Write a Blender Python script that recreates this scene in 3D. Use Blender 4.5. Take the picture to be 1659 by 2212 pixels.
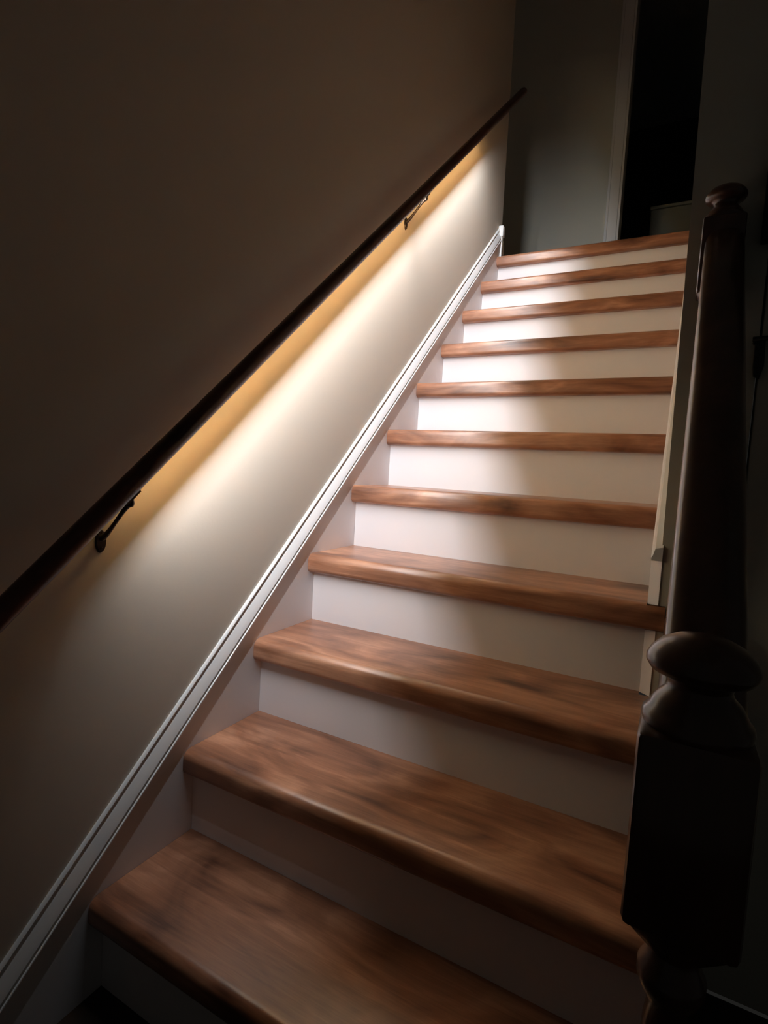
import bpy, bmesh, math, random
from mathutils import Matrix, Vector

random.seed(4)
scene = bpy.context.scene
for o in list(bpy.data.objects):
    bpy.data.objects.remove(o)

# ------------------------------------------------------------------ camera, world, exposure
cam_data = bpy.data.cameras.new('camera')
cam = bpy.data.objects.new('camera', cam_data)
scene.collection.objects.link(cam)
yaw, pit, rol = 0.49185942, -0.07106819, 0.05747834
cy_, sy_, cp_, sp_, cr_, sr_ = math.cos(yaw), math.sin(yaw), math.cos(pit), math.sin(pit), math.cos(rol), math.sin(rol)
F = Vector((-sy_*cp_, cy_*cp_, sp_))
R0 = Vector((cy_, sy_, 0))
U0 = R0.cross(F)
Rv = R0*cr_ + U0*sr_
Uv = -R0*sr_ + U0*cr_
m = Matrix.Identity(4)
for i in range(3):
    m[i][0], m[i][1], m[i][2] = Rv[i], Uv[i], -F[i]
m.translation = Vector((0.8755867, -0.6125093, 1.0016364))
cam.matrix_world = m
cam_data.sensor_fit = 'VERTICAL'
cam_data.sensor_height = 36
cam_data.lens = 1167.5668*36/2212
cam_data.shift_x = -0.94/2212
cam_data.shift_y = -7.93/2212
cam_data.clip_start = 0.01
scene.camera = cam

world = bpy.data.worlds.new('night')
scene.world = world
world.use_nodes = True
world.node_tree.nodes['Background'].inputs[0].default_value = (1.0, 0.98, 0.90, 1)
world.node_tree.nodes['Background'].inputs[1].default_value = 0.012

LED_WATTS_PER_M = 5.0            # cool forward beam of the light strip
LED_TILT = 2.5                  # the diodes lean a little up the stair
LED_BEAM = math.radians(150)
LED_COLOUR = (0.90, 0.955, 1.03)
BOUNCE_GLOW = ((98.0, (1.0, 0.83, 0.56, 1)), (20.0, (1.0, 0.70, 0.33, 1)))   # added warm glow for light bounced off the groove wood: wall side, stair side

scene.view_settings.view_transform = 'Standard'
scene.view_settings.look = 'None'
scene.view_settings.exposure = 0.0
scene.view_settings.gamma = 1.0
scene.view_settings.use_curve_mapping = False
scene.cycles.use_denoising = True
scene.cycles.max_bounces = 10
scene.cycles.diffuse_bounces = 8
scene.cycles.sample_clamp_indirect = 6.0
scene.cycles.caustics_reflective = False
scene.cycles.caustics_refractive = False

# ------------------------------------------------------------------ stair dimensions
RISE = 0.19
RUN = 0.20786304
NOSE = 0.02904
THICK = 0.0529
XW = 0.8424            # right end of the enclosed treads
WALL_L = -0.012        # left wall plane
WALL_Y = 0.606         # wall facing the camera beside the stair
SLOPE = RISE/RUN
ANG = math.atan2(RISE, RUN)
CA, SA = math.cos(ANG), math.sin(ANG)
N_TREAD = 11
Z_LAND = RISE*N_TREAD
Y_BACK = 2.9
Z_TOP = 4.6
Z_FLOOR = 0.0

# ------------------------------------------------------------------ materials
def nodes(name):
    mt = bpy.data.materials.new(name)
    mt.use_nodes = True
    nt = mt.node_tree
    return mt, nt, nt.nodes['Principled BSDF']

def paint(name, col, rough=0.5, bump=0.0, bscale=260.0, spec=0.5, mottled=0.06, coat=0.0):
    mt, nt, b = nodes(name)
    tc = nt.nodes.new('ShaderNodeTexCoord')
    n1 = nt.nodes.new('ShaderNodeTexNoise'); n1.inputs['Scale'].default_value = 2.3
    n1.inputs['Detail'].default_value = 4
    nt.links.new(tc.outputs['Object'], n1.inputs['Vector'])
    mx = nt.nodes.new('ShaderNodeMix'); mx.data_type = 'RGBA'
    mx.inputs[6].default_value = tuple(c*(1-mottled) for c in col) + (1,)
    mx.inputs[7].default_value = tuple(min(1, c*(1+mottled)) for c in col) + (1,)
    nt.links.new(n1.outputs['Fac'], mx.inputs[0])
    nt.links.new(mx.outputs[2], b.inputs['Base Color'])
    b.inputs['Roughness'].default_value = rough
    b.inputs['Specular IOR Level'].default_value = spec
    b.inputs['Coat Weight'].default_value = coat
    if bump:
        n2 = nt.nodes.new('ShaderNodeTexNoise'); n2.inputs['Scale'].default_value = bscale
        n2.inputs['Detail'].default_value = 3
        nt.links.new(tc.outputs['Object'], n2.inputs['Vector'])
        bp = nt.nodes.new('ShaderNodeBump'); bp.inputs['Strength'].default_value = bump
        bp.inputs['Distance'].default_value = 0.002
        nt.links.new(n2.outputs['Fac'], bp.inputs['Height'])
        nt.links.new(bp.outputs['Normal'], b.inputs['Normal'])
    return mt

def wood(name, dark, mid, light, axis_rot=(0, 0, 0), rough=0.34, spec=0.5, stretch=(1.0, 16.0, 16.0)):
    mt, nt, b = nodes(name)
    L = nt.links
    tc = nt.nodes.new('ShaderNodeTexCoord')
    info = nt.nodes.new('ShaderNodeObjectInfo')
    mul = nt.nodes.new('ShaderNodeMath'); mul.operation = 'MULTIPLY'; mul.inputs[1].default_value = 37.0
    L.new(info.outputs['Random'], mul.inputs[0])
    comb = nt.nodes.new('ShaderNodeCombineXYZ')
    for k in range(3):
        L.new(mul.outputs[0], comb.inputs[k])
    mp0 = nt.nodes.new('ShaderNodeMapping'); mp0.inputs['Rotation'].default_value = axis_rot
    L.new(tc.outputs['Object'], mp0.inputs['Vector'])
    add = nt.nodes.new('ShaderNodeVectorMath'); add.operation = 'ADD'
    L.new(mp0.outputs['Vector'], add.inputs[0]); L.new(comb.outputs[0], add.inputs[1])
    # broad blotches of stain
    mpb = nt.nodes.new('ShaderNodeMapping'); mpb.inputs['Scale'].default_value = (3.4, 9.0, 9.0)
    L.new(add.outputs[0], mpb.inputs['Vector'])
    nb = nt.nodes.new('ShaderNodeTexNoise'); nb.inputs['Scale'].default_value = 1.0
    nb.inputs['Detail'].default_value = 3; nb.inputs['Distortion'].default_value = 1.8
    L.new(mpb.outputs['Vector'], nb.inputs['Vector'])
    # long grain
    mpg = nt.nodes.new('ShaderNodeMapping'); mpg.inputs['Scale'].default_value = tuple(3.0*s for s in stretch)
    L.new(add.outputs[0], mpg.inputs['Vector'])
    ng = nt.nodes.new('ShaderNodeTexNoise'); ng.inputs['Scale'].default_value = 1.0
    ng.inputs['Detail'].default_value = 7; ng.inputs['Roughness'].default_value = 0.65
    ng.inputs['Distortion'].default_value = 0.8
    L.new(mpg.outputs['Vector'], ng.inputs['Vector'])
    # fine pores
    mpf = nt.nodes.new('ShaderNodeMapping'); mpf.inputs['Scale'].default_value = tuple(26.0*s for s in stretch)
    L.new(add.outputs[0], mpf.inputs['Vector'])
    nf = nt.nodes.new('ShaderNodeTexNoise'); nf.inputs['Scale'].default_value = 1.0
    nf.inputs['Detail'].default_value = 2
    L.new(mpf.outputs['Vector'], nf.inputs['Vector'])
    # scattered knots
    mpk = nt.nodes.new('ShaderNodeMapping'); mpk.inputs['Scale'].default_value = (3.2, 8.0, 8.0)
    L.new(add.outputs[0], mpk.inputs['Vector'])
    dv = nt.nodes.new('ShaderNodeTexNoise'); dv.inputs['Scale'].default_value = 2.5
    L.new(mpk.outputs['Vector'], dv.inputs['Vector'])
    mixv = nt.nodes.new('ShaderNodeMix'); mixv.data_type = 'RGBA'; mixv.inputs[0].default_value = 0.25
    L.new(mpk.outputs['Vector'], mixv.inputs[6]); L.new(dv.outputs['Color'], mixv.inputs[7])
    vor = nt.nodes.new('ShaderNodeTexVoronoi'); vor.inputs['Scale'].default_value = 0.8
    L.new(mixv.outputs[2], vor.inputs['Vector'])
    kr = nt.nodes.new('ShaderNodeMapRange'); kr.inputs[1].default_value = 0.02; kr.inputs[2].default_value = 0.26
    kr.inputs[3].default_value = 0.36; kr.inputs[4].default_value = 0.0
    L.new(vor.outputs['Distance'], kr.inputs[0])
    s1 = nt.nodes.new('ShaderNodeMath'); s1.operation = 'MULTIPLY_ADD'; s1.inputs[1].default_value = 0.60
    L.new(nb.outputs['Fac'], s1.inputs[0])
    s2 = nt.nodes.new('ShaderNodeMath'); s2.operation = 'MULTIPLY_ADD'; s2.inputs[1].default_value = 0.36
    L.new(ng.outputs['Fac'], s2.inputs[0])
    s3 = nt.nodes.new('ShaderNodeMath'); s3.operation = 'MULTIPLY'; s3.inputs[1].default_value = 0.10
    L.new(nf.outputs['Fac'], s3.inputs[0])
    L.new(s3.outputs[0], s2.inputs[2]); L.new(s2.outputs[0], s1.inputs[2])
    sub = nt.nodes.new('ShaderNodeMath'); sub.operation = 'SUBTRACT'
    L.new(s1.outputs[0], sub.inputs[0]); L.new(kr.outputs[0], sub.inputs[1])
    rp = nt.nodes.new('ShaderNodeValToRGB')
    e = rp.color_ramp.elements
    e[0].position = 0.30; e[0].color = dark + (1,)
    e[1].position = 0.80; e[1].color = light + (1,)
    en = e.new(0.53); en.color = mid + (1,)
    L.new(sub.outputs[0], rp.inputs['Fac'])
    L.new(rp.outputs['Color'], b.inputs['Base Color'])
    b.inputs['Roughness'].default_value = rough
    b.inputs['Specular IOR Level'].default_value = spec
    bp = nt.nodes.new('ShaderNodeBump'); bp.inputs['Strength'].default_value = 0.12
    bp.inputs['Distance'].default_value = 0.001
    L.new(ng.outputs['Fac'], bp.inputs['Height']); L.new(bp.outputs['Normal'], b.inputs['Normal'])
    return mt

M_WALL = paint('beige_wall_paint', (0.60, 0.54, 0.455), 0.62, bump=0.07, bscale=130, spec=0.3, mottled=0.02)
M_WALL2 = paint('grey_wall_paint', (0.62, 0.61, 0.53), 0.6, bump=0.2, bscale=170, spec=0.3, mottled=0.03)
M_WHITE = paint('white_riser_paint', (0.80, 0.775, 0.78), 0.42, bump=0.03, bscale=60, spec=0.4, mottled=0.015)
M_TRIM = paint('white_gloss_trim', (0.87, 0.87, 0.86), 0.25, bump=0.02, bscale=40, mottled=0.01)
M_CEIL = paint('ceiling_paint', (0.6, 0.59, 0.56), 0.8)
M_FLOOR = wood('floor_wood', (0.012, 0.008, 0.006), (0.022, 0.014, 0.010), (0.035, 0.022, 0.015))
M_TREAD = wood('stained_tread_wood', (0.075, 0.026, 0.014), (0.31, 0.136, 0.074), (0.68, 0.36, 0.215))
M_RAIL = wood('dark_rail_wood', (0.035, 0.012, 0.008), (0.075, 0.027, 0.017), (0.12, 0.045, 0.028), axis_rot=(0, 0, math.pi/2), rough=0.3)
M_NEWEL = wood('dark_newel_wood', (0.045, 0.02, 0.013), (0.09, 0.042, 0.028), (0.15, 0.072, 0.048), axis_rot=(0, math.pi/2, 0), rough=0.30)
M_NEWEL.node_tree.nodes['Principled BSDF'].inputs['Coat Weight'].default_value = 0.7
M_NEWEL.node_tree.nodes['Principled BSDF'].inputs['Coat Roughness'].default_value = 0.16
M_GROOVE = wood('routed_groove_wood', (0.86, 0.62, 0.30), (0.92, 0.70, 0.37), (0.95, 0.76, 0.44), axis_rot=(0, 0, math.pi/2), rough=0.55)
M_BRONZE, _nt, _b = nodes('dark_bronze_metal')
_b.inputs['Base Color'].default_value = (0.05, 0.035, 0.028, 1); _b.inputs['Metallic'].default_value = 0.9
_b.inputs['Roughness'].default_value = 0.35
M_BLACK = paint('black_iron', (0.012, 0.012, 0.012), 0.5)
M_DARK = paint('dark_panel', (0.012, 0.013, 0.014), 0.6)
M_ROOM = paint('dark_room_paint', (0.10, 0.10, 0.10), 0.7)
M_CAB = paint('pale_cabinet_paint', (0.40, 0.40, 0.33), 0.5)
M_STRIP = paint('strip_plastic', (0.75, 0.75, 0.72), 0.5)
M_LED, _nt, _b = nodes('led_light')
_b.inputs['Base Color'].default_value = (0.8, 0.8, 0.8, 1)
_b.inputs['Emission Color'].default_value = LED_COLOUR + (1,)
_b.inputs['Emission Strength'].default_value = 20.0
M_BOUNCE_GLOW = []
for _st, _co in BOUNCE_GLOW:
    _m, _nt, _b = nodes('warm_bounce_fill')
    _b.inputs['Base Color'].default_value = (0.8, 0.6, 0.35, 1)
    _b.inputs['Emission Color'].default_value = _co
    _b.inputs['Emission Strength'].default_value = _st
    M_BOUNCE_GLOW.append(_m)

# ------------------------------------------------------------------ helpers
COL = scene.collection

def link(name, bm, mat, parent=None, smooth=False):
    me = bpy.data.meshes.new(name)
    bmesh.ops.recalc_face_normals(bm, faces=bm.faces[:])
    bm.to_mesh(me); bm.free()
    mats = mat if isinstance(mat, (list, tuple)) else [mat]
    for mm in mats:
        me.materials.append(mm)
    if smooth:
        for f in me.polygons:
            f.use_smooth = True
    o = bpy.data.objects.new(name, me)
    COL.objects.link(o)
    if parent:
        o.parent = parent
        o.matrix_parent_inverse = parent.matrix_basis.inverted()
    return o

def empty(name, loc, label, cat, group=None):
    o = bpy.data.objects.new(name, None)
    o.empty_display_size = 0.05
    o.location = loc
    COL.objects.link(o)
    o['label'] = label; o['category'] = cat
    if group:
        o['group'] = group
    return o

def structure(o):
    o['kind'] = 'structure'
    return o

def bx(bm, x0, x1, y0, y1, z0, z1, bev=0.0, seg=2, dx_dz=0.0, dy_dz=0.0):
    vs = []
    for z in (z0, z1):
        for y in (y0, y1):
            for x in (x0, x1):
                vs.append(bm.verts.new((x, y, z)))
    idx = [(0, 2, 3, 1), (4, 5, 7, 6), (0, 1, 5, 4), (2, 6, 7, 3), (0, 4, 6, 2), (1, 3, 7, 5)]
    fs = [bm.faces.new([vs[i] for i in f]) for f in idx]
    if bev:
        es = list({e for f in fs for e in f.edges})
        bmesh.ops.bevel(bm, geom=es, offset=bev, segments=seg, profile=0.5, affect='EDGES')
    return vs

def box(name, x0, x1, y0, y1, z0, z1, mat, parent=None, bev=0.0):
    bm = bmesh.new()
    bx(bm, x0, x1, y0, y1, z0, z1, bev)
    return link(name, bm, mat, parent)

def prism(bm, pts, fn0, fn1, mat_idx=None):
    """closed 2-D outline swept between two end maps"""
    a = [bm.verts.new(fn0(*q)) for q in pts]
    b = [bm.verts.new(fn1(*q)) for q in pts]
    n = len(pts)
    sides = []
    for i in range(n):
        j = (i+1) % n
        f = bm.faces.new((a[i], a[j], b[j], b[i]))
        if mat_idx:
            f.material_index = mat_idx[i]
        sides.append(f)
    for loop in (a[::-1], b):
        f = bm.faces.new(loop)
        bmesh.ops.triangulate(bm, faces=[f])
    return sides

def lathe(bm, prof, cx, cy, seg=32):
    """prof: list of (radius, z) from bottom to top"""
    rings = []
    for rr, z in prof:
        rings.append([bm.verts.new((cx+rr*math.cos(2*math.pi*k/seg), cy+rr*math.sin(2*math.pi*k/seg), z)) for k in range(seg)])
    for a, b in zip(rings[:-1], rings[1:]):
        for k in range(seg):
            bm.faces.new((a[k], a[(k+1) % seg], b[(k+1) % seg], b[k]))
    bm.faces.new(rings[0][::-1]); bm.faces.new(rings[-1])

def tube(bm, pts, radii, seg=14):
    rings = []
    pts = [Vector(q) for q in pts]
    for i, q in enumerate(pts):
        tan = (pts[min(i+1, len(pts)-1)] - pts[max(i-1, 0)]).normalized()
        up = Vector((0, 1, 0)) if abs(tan.y) < 0.9 else Vector((1, 0, 0))
        u = tan.cross(up).normalized(); w = tan.cross(u).normalized()
        rings.append([bm.verts.new(q + (u*math.cos(2*math.pi*k/seg) + w*math.sin(2*math.pi*k/seg))*radii[i]) for k in range(seg)])
    for a, b in zip(rings[:-1], rings[1:]):
        for k in range(seg):
            bm.faces.new((a[k], a[(k+1) % seg], b[(k+1) % seg], b[k]))
    bm.faces.new(rings[0][::-1]); bm.faces.new(rings[-1])

def bezier(pts, n=10):
    out = []
    for i in range(n+1):
        s = i/n; q = [Vector(v) for v in pts]
        while len(q) > 1:
            q = [q[k].lerp(q[k+1], s) for k in range(len(q)-1)]
        out.append(q[0])
    return out

# ------------------------------------------------------------------ walls, floors, ceiling
Y_END = 2.128          # where the left wall stops at the landing
LEAN = -0.030          # the wall end is a little out of plumb
M_TREAD.node_tree.nodes['Principled BSDF'].inputs['Coat Weight'].default_value = 0.35
M_TREAD.node_tree.nodes['Principled BSDF'].inputs['Coat Roughness'].default_value = 0.34
bm = bmesh.new()
out = [(-1.6, Z_FLOOR), (Y_END - LEAN*(2.4-Z_FLOOR), Z_FLOOR), (Y_END + LEAN*(Z_TOP-2.4), Z_TOP), (-1.6, Z_TOP)]
prism(bm, out, lambda y, z: (WALL_L, y, z), lambda y, z: (WALL_L-0.12, y, z))
structure(link('wall_left', bm, M_WALL))

def xr(z):            # right wall face, slightly out of plumb
    return 0.858 - 0.008*(z-1.2)
bm = bmesh.new()
a = bx(bm, 0, 0.12, WALL_Y+0.10, Y_BACK, Z_FLOOR, Z_TOP)
for v in a:
    v.co.x += xr(v.co.z)
structure(link('wall_right', bm, M_WALL))
# wall facing the stair foot, with the opening of a flush closet door
DX0, DX1, DZ1 = 0.987, 1.62, 1.428
bm = bmesh.new()
a = bx(bm, 0, 1, WALL_Y, WALL_Y+0.10, Z_FLOOR, Z_TOP)
for v in a:
    v.co.x = xr(v.co.z) if v.co.x < 0.5 else DX0
bx(bm, DX0, DX1, WALL_Y, WALL_Y+0.10, DZ1, Z_TOP)
bx(bm, DX1, 2.4, WALL_Y, WALL_Y+0.10, Z_FLOOR, Z_TOP)
structure(link('wall_front', bm, M_WALL2))
door = box('door_1', DX0+0.004, DX1-0.004, WALL_Y+0.001, WALL_Y+0.036, Z_FLOOR+0.006, DZ1-0.004, M_WALL2, bev=0.0015)
structure(door)
lz = 1.25
bm = bmesh.new()
out = [(0.977, lz+0.024), (0.979, lz+0.033), (0.996, lz+0.034), (0.9975, lz-0.02), (0.992, lz-0.042), (0.983, lz-0.036), (0.981, lz-0.02), (0.981, lz+0.02)]
prism(bm, out, lambda x, z: (x, WALL_Y-0.012, z), lambda x, z: (x, WALL_Y+0.0015, z))
latch = link('latch', bm, M_BLACK, door)
bm = bmesh.new()
tube(bm, [(0.976, WALL_Y-0.013, lz+0.029), (1.02, WALL_Y-0.013, lz+0.031), (1.085, WALL_Y-0.013, lz+0.030)], [0.0048, 0.0042, 0.0046])
link('latch_bar', bm, M_BLACK, latch, True)

# back wall of the landing with the doorway
OX0, OX1, OZ1 = 0.448, 1.26, 4.14
bm = bmesh.new()
bx(bm, -1.3, OX0, Y_BACK, Y_BACK+0.11, Z_LAND, Z_TOP)
bx(bm, OX0, OX1, Y_BACK, Y_BACK+0.11, OZ1, Z_TOP)
bx(bm, OX1, 2.4, Y_BACK, Y_BACK+0.11, Z_LAND, Z_TOP)
structure(link('wall_back', bm, M_WALL2))
# door lining and casing (stepped profile)
bm = bmesh.new()
bx(bm, OX0-0.078, OX0-0.010, Y_BACK-0.016, Y_BACK, Z_LAND, OZ1+0.07, 0.003)
bx(bm, OX0-0.074, OX0-0.062, Y_BACK-0.021, Y_BACK-0.015, Z_LAND, OZ1+0.066, 0.002)
bx(bm, OX0-0.012, OX0+0.002, Y_BACK-0.010, Y_BACK+0.11, Z_LAND, OZ1, 0.002)
bx(bm, OX0-0.01, OX1+0.01, Y_BACK-0.016, Y_BACK, OZ1-0.01, OZ1+0.07, 0.003)
bx(bm, OX1+0.010, OX1+0.078, Y_BACK-0.016, Y_BACK, Z_LAND, OZ1+0.07, 0.003)
structure(link('trim_1', bm, M_TRIM))
# the dark room behind
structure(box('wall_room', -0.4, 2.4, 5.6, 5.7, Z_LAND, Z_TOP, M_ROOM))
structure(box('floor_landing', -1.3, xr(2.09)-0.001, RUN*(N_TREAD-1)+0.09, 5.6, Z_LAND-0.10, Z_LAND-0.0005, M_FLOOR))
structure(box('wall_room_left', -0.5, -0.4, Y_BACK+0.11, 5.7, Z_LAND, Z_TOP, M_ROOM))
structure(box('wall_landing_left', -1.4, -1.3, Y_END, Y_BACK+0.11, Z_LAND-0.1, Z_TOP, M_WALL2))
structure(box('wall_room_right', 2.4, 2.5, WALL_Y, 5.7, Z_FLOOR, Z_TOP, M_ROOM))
structure(box('ceiling', -1.4, 2.4, -1.6, 5.7, Z_TOP, Z_TOP+0.1, M_CEIL))
structure(box('floor', WALL_L, 2.4, -1.6, WALL_Y, Z_FLOOR-0.1, Z_FLOOR, M_FLOOR))

# ------------------------------------------------------------------ staircase
stairs = empty('staircase', (0.42, -0.029, Z_FLOOR), 'straight staircase of stained brown wood treads and white risers climbing beside the beige wall', 'staircase')

def nose_profile(y0, y1, z1):
    """outline (y, z) of a tread: rounded nose at y0"""
    z0 = z1 - THICK
    pts = [(y1, z0), (y1, z1)]
    rt, rb = 0.019, 0.013
    for k in range(9):
        a = math.pi/2 + k*math.pi/2/8
        pts.append((y0+rt+rt*math.cos(a), z1-rt+rt*math.sin(a)))
    for k in range(7):
        a = math.pi + k*math.pi/2/6
        pts.append((y0+rb+rb*math.cos(a), z0+rb+rb*math.sin(a)))
    return pts

def soft(o, ang=0.6):
    for f in o.data.polygons:
        f.use_smooth = True
    try:
        o.data.set_sharp_from_angle(angle=ang)
    except Exception:
        pass
    return o

for k in range(1, N_TREAD+1):
    y0 = (k-1)*RUN - NOSE
    y1 = k*RUN + 0.019
    z = k*RISE
    if k == N_TREAD:
        y1 = (k-1)*RUN + 0.09
    if k <= 3:
        x1 = 0.956
    else:
        x1 = XW
    if k == 3:
        y1 = WALL_Y - 0.001
    bm = bmesh.new()
    prism(bm, nose_profile(y0, y1, z), lambda y, zz: (0.0, y, zz), lambda y, zz, x1=x1: (x1, y, zz))
    if k == 3:   # the part that runs under the riser
        bx(bm, 0.0, XW, y1, k*RUN+0.019, z-THICK, z)
    if k == 4:   # nose carried across the end of the wall
        pts = [q for q in nose_profile(y0, WALL_Y-0.002, z)]
        pts = [(min(max(y, y0), WALL_Y-0.002), zz) for y, zz in pts]
        clean = []
        for q in pts:
            if not clean or (abs(q[0]-clean[-1][0]) + abs(q[1]-clean[-1][1])) > 1e-5:
                clean.append(q)
        prism(bm, clean, lambda y, zz: (XW, y, zz), lambda y, zz: (0.8765, y, zz))
    soft(link('tread', bm, M_TREAD, stairs))
    yr = (k-1)*RUN
    xe = 0.936 if k <= 3 else XW
    bm = bmesh.new()
    bx(bm, 0.0, xe, yr, yr+0.018, (k-1)*RISE, z-THICK)
    link('riser', bm, M_WHITE, stairs)
# closed stringer on the open side of the first steps
bm = bmesh.new()
for k in range(1, 4):
    bx(bm, 0.9365, 0.948, (k-1)*RUN+0.001, min(k*RUN, WALL_Y-0.002), Z_FLOOR, k*RISE-THICK-0.0005)
link('outer_stringer', bm, M_WHITE, stairs)

# ------------------------------------------------------------------ skirt boards with cap mouldings
def slope_pt(x, s, v):
    """s along the stair slope, v perpendicular to it; v = 0 passes through the riser feet"""
    return (x, s*CA - v*SA, s*SA + v*CA)

V0, V1 = 0.197, 0.2455
def skirt_end(v_top):
    return v_top

# left board: below the cap, from the floor to the landing
bm = bmesh.new()
YT = 2.090
def zline(y, v):
    return y*SLOPE + v/CA
out = [(-0.285, Z_FLOOR), (0.30, Z_FLOOR), (YT, Z_LAND-0.30), (YT, zline(YT, V0+0.004)), (-0.285, zline(-0.285, V0+0.004))]
prism(bm, out, lambda y, z: (WALL_L+0.0005, y, z), lambda y, z: (-0.0005, y, z))
skirt = structure(link('trim_2', bm, M_WHITE))
# moulding profile (v, x): beads, grooves and a broad sloping face
prof = [(V0, WALL_L), (V0, .0014), (V0+.001, .0034), (V0+.0026, .0046), (V0+.0042, .0042), (V0+.0058, .0006), (V0+.0062, -.003), (V0+.0090, -.003),
        (V0+.0096, .0016), (V0+.0112, .0030), (V0+.0150, .0020), (V0+.0230, -.0010), (V0+.0320, -.0048), (V0+.0375, -.0072), (V0+.0390, -.0088),
        (V0+.0408, -.0088), (V0+.0418, -.0062), (V0+.0445, -.0050), (V0+.0468, -.0064), (V1, -.0090), (V1, WALL_L)]
bm = bmesh.new()
ym0, ym1 = -0.285, YT
def at_y(y, v, x):
    return (x, y, zline(y, v))
prism(bm, prof, lambda v, x: at_y(ym0, v, x), lambda v, x: at_y(ym1, v, x))
soft(link('cap_moulding', bm, M_TRIM, skirt), 0.5)
# the plumb end bead of the board at the landing, with its mitred block
bm = bmesh.new()
zt = zline(YT, V1)
bx(bm, WALL_L, 0.0075, YT-0.004, YT+0.014, Z_LAND, zt-0.02, 0.003)
bx(bm, WALL_L, 0.0125, YT-0.012, YT+0.020, zt-0.05, zt+0.004, 0.004)
link('end_bead', bm, M_TRIM, skirt)
structure(box('baseboard_left', WALL_L, 0.002, -1.6, -0.286, Z_FLOOR, 0.085, M_TRIM, bev=0.002))
# baseboard on the end of the left wall, seen as a sliver past the corner
bm = bmesh.new()
bx(bm, -0.5, WALL_L+0.012, Y_END+0.001+0.010, Y_END+0.022, Z_LAND, Z_LAND+0.085, 0.002)
bx(bm, -0.5, WALL_L+0.009, Y_END+0.001+0.010, Y_END+0.018, Z_LAND+0.084, Z_LAND+0.105, 0.002)
structure(link('baseboard_landing', bm, M_TRIM))

# right board on the enclosing wall
bm = bmesh.new()
YS = WALL_Y - 0.002
out = [(YS, 0.5702), (YS, zline(YS, 0.222)), (2.0, zline(2.0, 0.222)), (2.06, Z_LAND-0.3)]
prism(bm, out, lambda y, z: (XW+0.0005, y, z), lambda y, z: (0.8630, y, z))
for v in bm.verts:                 # splayed front end
    if v.co.y < YS+0.001 and v.co.x < 0.85:
        v.co.y += 0.017
skirt2 = structure(link('trim_3', bm, M_WHITE))
bm = bmesh.new()
prof2 = [(0.222, 0.8630), (0.222, 0.8425), (0.226, 0.8425), (0.230, 0.8455), (0.236, 0.8475), (0.240, 0.8490), (0.243, 0.8630)]
prism(bm, prof2, lambda v, x: at_y(YS-0.003, v, x), lambda v, x: at_y(2.0, v, x))
link('cap_moulding', bm, M_TRIM, skirt2)

# ------------------------------------------------------------------ wall handrail with light strip
hand = empty('handrail', (0.06, -0.02, 0.9), 'dark stained wood handrail on the beige wall, light strip glowing beneath it', 'handrail')
XC, VC, RR = 0.060, 0.7085, 0.0178
S0, S1 = -0.62/CA*1.0, None
GL, GR, GD, FB = -0.0065, 0.0066, 0.0005, -0.0146
def rail_outline():
    gl, gr, gd, fb = GL, GR, GD, FB
    pts = []
    a0 = math.asin(fb/RR)
    # round body from the right lip over the top to the left lip
    n = 30
    for k in range(n+1):
        a = a0 + (math.pi - 2*a0)*k/n
        pts.append((RR*math.cos(a), RR*math.sin(a), 0))
    pts.append((gl, fb, 0)); pts.append((gl, gd, 1)); pts.append((gr, gd, 1)); pts.append((gr, fb, 0))
    return pts
ol = rail_outline()
idx = []
nO = len(ol)
for i in range(nO):
    j = (i+1) % nO
    p_, q_ = ol[i], ol[j]
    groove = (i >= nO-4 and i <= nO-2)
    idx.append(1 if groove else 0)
y_r0, y_r1 = -0.30, 2.095
def rail_s(y):          # slope parameter whose rail-centre point has this y
    return (y + VC*SA)/CA
s_r0, s_r1 = rail_s(y_r0), rail_s(y_r1)
bm = bmesh.new()
prism(bm, [(a, b) for a, b, c in ol], lambda a, b: slope_pt(XC+a, s_r0, VC+b), lambda a, b: slope_pt(XC+a, s_r1, VC+b), idx)
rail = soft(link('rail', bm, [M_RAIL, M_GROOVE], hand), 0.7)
# light strip: thin tape on the roof of the groove; its lower face glows
bm = bmesh.new()
s_a, s_b = rail_s(0.005), rail_s(1.67)
nseg = 14
w = 0.0025
zt_, zb_ = VC+GD-0.0001, VC+GD-0.0015
prev = None
for i in range(nseg+1):
    s = s_a + (s_b-s_a)*i/nseg
    ring = [bm.verts.new(slope_pt(XC+dx, s, vv)) for dx, vv in ((-w, zt_), (w, zt_), (w, zb_), (-w, zb_))]
    if prev:
        for q in range(4):
            f = bm.faces.new((prev[q], prev[(q+1) % 4], ring[(q+1) % 4], ring[q]))
            f.material_index = 1 if q == 2 else 0
    else:
        bm.faces.new(ring[::-1])
    prev = ring
bm.faces.new(prev)
ls = link('light_strip', bm, [M_STRIP, M_LED], hand)
ls['label'] = 'glowing white light strip set under the rail'
# added glowing strips on both groove sides, standing in for bounced wood light
for xs, ww, gm in ((GL, 0.0006, M_BOUNCE_GLOW[0]), (GR, -0.0006, M_BOUNCE_GLOW[1])):
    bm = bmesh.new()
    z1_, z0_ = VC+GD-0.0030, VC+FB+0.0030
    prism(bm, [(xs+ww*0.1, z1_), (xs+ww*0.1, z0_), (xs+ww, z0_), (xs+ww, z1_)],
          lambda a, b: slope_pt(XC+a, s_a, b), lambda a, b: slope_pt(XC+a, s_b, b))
    ln = link('bounce_fill_strip', bm, gm, hand)
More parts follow.
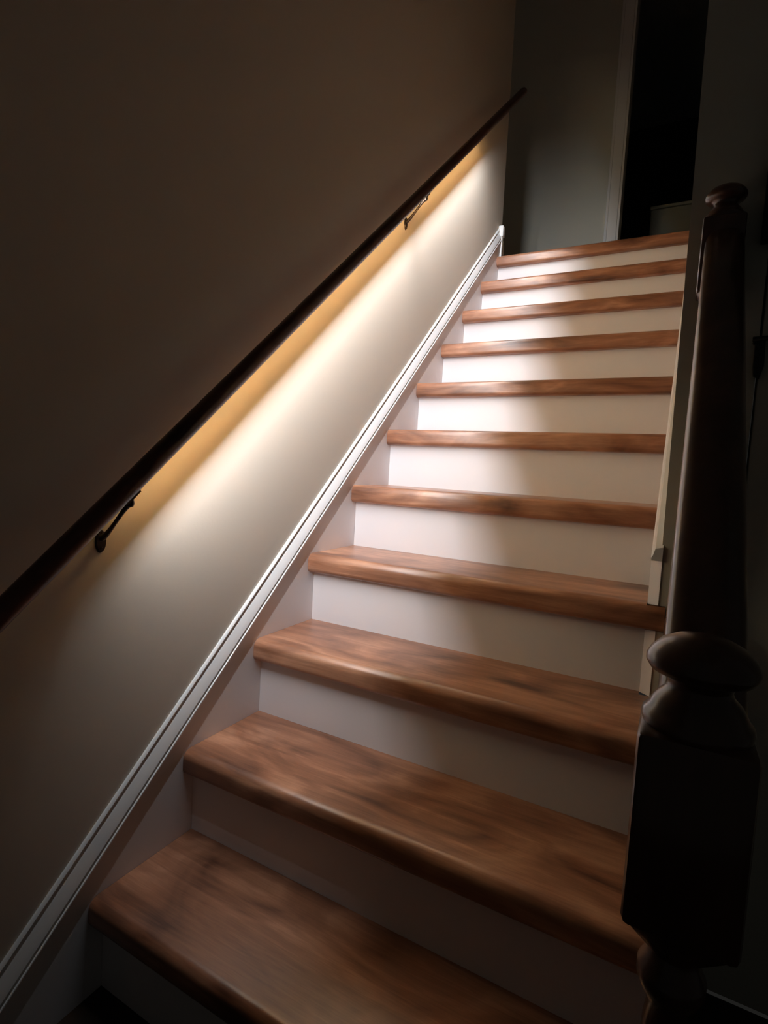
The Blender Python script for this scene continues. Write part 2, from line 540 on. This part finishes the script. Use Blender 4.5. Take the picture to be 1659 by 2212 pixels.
# the beam of the strip itself, one lamp per stretch of tape
nlamp = 72
zax = Vector((0, -SA, CA)); yax = Vector((0, CA, SA))
tilt = math.radians(LED_TILT)
zax, yax = zax*math.cos(tilt) - yax*math.sin(tilt), yax*math.cos(tilt) + zax*math.sin(tilt)
xax = yax.cross(zax)
la = bpy.data.lights.new('strip_light', 'AREA')
la.shape = 'RECTANGLE'
la.size = 0.003
la.size_y = 0.004
la.energy = LED_WATTS_PER_M*(s_b-s_a)/nlamp
la.color = LED_COLOUR
la.spread = LED_BEAM
for i in range(nlamp):
    lo = bpy.data.objects.new('strip_light', la)
    COL.objects.link(lo)
    mm = Matrix.Identity(4)
    for q in range(3):
        mm[q][0], mm[q][1], mm[q][2] = xax[q], yax[q], zax[q]
    mm.translation = Vector(slope_pt(XC, s_a + (s_b-s_a)*(i+0.5)/nlamp, zb_-0.0009))
    lo.matrix_world = mm
    lo.parent = hand
    lo.matrix_parent_inverse = hand.matrix_basis.inverted()
# brackets
def bracket(yw, zw, ys):
    s = rail_s(ys)
    vb = VC - 0.0150
    under = Vector(slope_pt(XC, s, vb))
    bm = bmesh.new()
    # saddle: short plate along the underside of the rail
    prism(bm, [(-0.008, -0.004), (0.008, -0.004), (0.008, 0.0), (-0.008, 0.0)],
          lambda a, b: slope_pt(XC+a, s-0.017, vb+b-0.0004), lambda a, b: slope_pt(XC+a, s+0.017, vb+b-0.0004))
    # arm from the wall plate up to the saddle
    ctrl = [(WALL_L+0.003, yw, zw), (WALL_L+0.018, yw, zw+0.002), (XC-0.024, (yw+under.y)/2, (zw+under.z)/2+0.006), (XC-0.008, under.y, under.z-0.017), (under.x, under.y, under.z-0.013)]
    pts = bezier(ctrl, 12)
    tube(bm, pts, [0.0062-0.0026*math.sin(math.pi*i/12) for i in range(13)])
    tube(bm, [under+Vector((0, 0, q)) for q in (-0.0195, -0.018, -0.013, -0.008, -0.005, -0.001)], [0.002, 0.0052, 0.0072, 0.0062, 0.0045, 0.0060])
    br = link('bracket', bm, M_BRONZE, hand, False)
    soft(br, 0.6)
    bm = bmesh.new()
    out = []
    for k in range(28):
        a = 2*math.pi*k/28
        out.append((0.0105*math.cos(a), 0.021*math.sin(a)))
    prism(bm, out, lambda a, b: (WALL_L, yw+a, zw-0.006+b), lambda a, b: (WALL_L+0.004, yw+a*0.82, zw-0.006+b*0.88))
    mp = soft(link('mounting_plate', bm, M_BRONZE, br), 0.6)
    for dz in (-0.019, 0.008):
        bm = bmesh.new()
        prism(bm, [(0.0030*math.cos(2*math.pi*k/12), 0.0030*math.sin(2*math.pi*k/12)) for k in range(12)],
              lambda a, b, dz=dz: (WALL_L+0.0035, yw+a, zw+dz+b), lambda a, b, dz=dz: (WALL_L+0.0055, yw+a*0.7, zw+dz+b*0.7))
        link('screw', bm, M_BRONZE, br)
bracket(-0.012, 0.853, -0.018)
bracket(1.078, 1.848, 1.066)

# ------------------------------------------------------------------ newel posts and banister
def newel(name, cx, cy, z_foot, z_block_top, label):
    o = empty(name, (cx, cy, z_foot), label, 'post', 'turned newel posts')
    hw = 0.034
    bz1 = z_block_top; bz0 = bz1 - 0.132
    # square top block with chamfered edges and ends
    bm = bmesh.new()
    bx(bm, cx-hw, cx+hw, cy-hw, cy+hw, bz0, bz1, 0.005, 2)
    ring = [(hw*0.99, bz0+0.006), (0.030, bz0-0.004), (0.0235, bz0-0.016), (0.0165, bz0-0.026)]
    prev = None
    for rr, z in ring:                       # square-to-round taper below the block
        vs = []
        for k in range(32):
            a = 2*math.pi*k/32
            c, s_ = math.cos(a), math.sin(a)
            t = (bz0+0.006 - z)/0.032
            sq = 1/max(abs(c), abs(s_))
            f_ = rr*((1-t)*min(sq, 1.35) + t)
            vs.append(bm.verts.new((cx+f_*c, cy+f_*s_, z)))
        if prev:
            for k in range(32):
                bm.faces.new((prev[k], prev[(k+1) % 32], vs[(k+1) % 32], vs[k]))
        prev = vs
    bm.faces.new(prev)
    soft(link('top_block', bm, M_NEWEL, o), 0.6)
    # finial: ring on the block, cove, neck and mushroom cap
    bm = bmesh.new()
    lathe(bm, [(0.0325, bz1-0.001), (0.0335, bz1+0.003), (0.0325, bz1+0.007), (0.0300, bz1+0.009), (0.0290, bz1+0.012), (0.0255, bz1+0.018), (0.0205, bz1+0.023),
               (0.0190, bz1+0.027), (0.0200, bz1+0.031), (0.0255, bz1+0.034), (0.0310, bz1+0.0365), (0.0335, bz1+0.0405),
               (0.0335, bz1+0.0440), (0.0310, bz1+0.0490), (0.0255, bz1+0.0550), (0.0170, bz1+0.0595), (0.0080, bz1+0.0617), (0.0008, bz1+0.0622)], cx, cy, 40)
    soft(link('finial', bm, M_NEWEL, o), 0.9)
    # turned shaft
    fb1 = z_foot + 0.17
    top = bz0 - 0.026
    H = top - fb1
    bm = bmesh.new()
    prof = [(0.030, fb1), (0.026, fb1+0.010), (0.019, fb1+0.020), (0.0235, fb1+0.028), (0.0235, fb1+0.034), (0.017, fb1+0.042),
            (0.0240, fb1+0.042+H*0.12), (0.0285, fb1+0.042+H*0.25), (0.0270, fb1+0.042+H*0.38), (0.0200, fb1+0.042+H*0.62), (0.0150, fb1+H-0.055),
            (0.0130, fb1+H-0.040), (0.0175, fb1+H-0.033), (0.0215, fb1+H-0.024), (0.0215, fb1+H-0.016), (0.0165, fb1+H-0.006), (0.0160, top+0.001)]
    lathe(bm, prof, cx, cy, 32)
    soft(link('turned_shaft', bm, M_NEWEL, o), 0.9)
    bm = bmesh.new()
    bx(bm, cx-hw, cx+hw, cy-hw, cy+hw, z_foot, fb1+0.002, 0.004)
    link('base_block', bm, M_NEWEL, o)
    return o
A = (0.911, 0.570); AZ = 1.490
B = (0.9005, -0.2005); BZ = 0.843
newel('newel_post', B[0], B[1], Z_FLOOR, BZ, 'dark turned newel post nearest the camera, at the foot of the stairs')
newel('newel_post', A[0], A[1], 3*RISE, AZ, 'dark turned newel post further up, standing against the end of the grey wall')

ban = empty('banister_rail', (A[0], 0.2, 0.9), 'dark wood banister rail sloping between the two newel posts', 'handrail')
bm = bmesh.new()
loaf = []
for k in range(19):
    a = math.pi*k/18
    loaf.append((0.0305*math.copysign(abs(math.cos(a))**0.75, math.cos(a)), 0.016+0.020*math.sin(a)**0.8 if 0 < k < 18 else 0.016))
loaf += [(-0.0295, 0.006), (-0.0255, 0.000), (-0.0270, -0.012), (-0.0285, -0.020), (-0.0285, -0.026), (0.0285, -0.026), (0.0285, -0.020), (0.0270, -0.012), (0.0255, 0.000), (0.0295, 0.006)]
ya, yb = A[1]-0.0345, B[1]+0.0345
za = 1.414
zb = 0.777
prism(bm, loaf, lambda a, b: (0.9065+a, yb, zb+b/CA), lambda a, b: (0.9140+a, ya, za+b/CA))
soft(link('rail', bm, M_NEWEL, ban), 0.6)

# ------------------------------------------------------------------ things beyond
pan = empty('wall_panel', (1.10, WALL_Y, 1.46), 'dark framed panel on the grey wall, right of the upper newel post', 'panel')
px0, px1, pz0, pz1 = 0.973, 1.25, 1.452, 1.78
bm = bmesh.new()
bx(bm, px0, px0+0.018, WALL_Y-0.022, WALL_Y, pz0, pz1, 0.002)
bx(bm, px1-0.018, px1, WALL_Y-0.022, WALL_Y, pz0, pz1, 0.002)
bx(bm, px0+0.017, px1-0.017, WALL_Y-0.022, WALL_Y, pz0, pz0+0.018, 0.002)
bx(bm, px0+0.017, px1-0.017, WALL_Y-0.022, WALL_Y, pz1-0.018, pz1, 0.002)
link('frame', bm, M_DARK, pan)
box('face', px0+0.015, px1-0.015, WALL_Y-0.012, WALL_Y-0.002, pz0+0.015, pz1-0.015, M_DARK, pan)

cab = empty('cabinet', (0.85, 3.75, Z_LAND), 'pale low cabinet standing in the dark room beyond the doorway', 'cabinet')
cx0, cx1, cy0, cy1, cz1 = 0.565, 1.25, 3.55, 3.95, 2.885
box('body', cx0, cx1, cy0+0.018, cy1, Z_LAND+0.03, cz1-0.02, M_CAB, cab, 0.002)
box('top', cx0-0.004, cx1+0.004, cy0-0.004, cy1, cz1-0.02, cz1, M_CAB, cab, 0.003)
box('plinth', cx0+0.01, cx1-0.01, cy0+0.03, cy1-0.01, Z_LAND, Z_LAND+0.03, M_CAB, cab)
for i in range(2):
    xa = cx0+0.004+i*(cx1-cx0)/2
    dr = box('door', xa, xa+(cx1-cx0)/2-0.008, cy0, cy0+0.0175, Z_LAND+0.04, cz1-0.026, M_CAB, cab, 0.002)
    kx = xa+(cx1-cx0)/2-0.035 if i == 0 else xa+0.03
    bm = bmesh.new()
    tube(bm, [(kx, cy0+0.0005, cz1-0.13), (kx, cy0-0.012, cz1-0.13), (kx, cy0-0.020, cz1-0.13)], [0.004, 0.010, 0.011])
    link('knob', bm, M_BRONZE, dr, True)
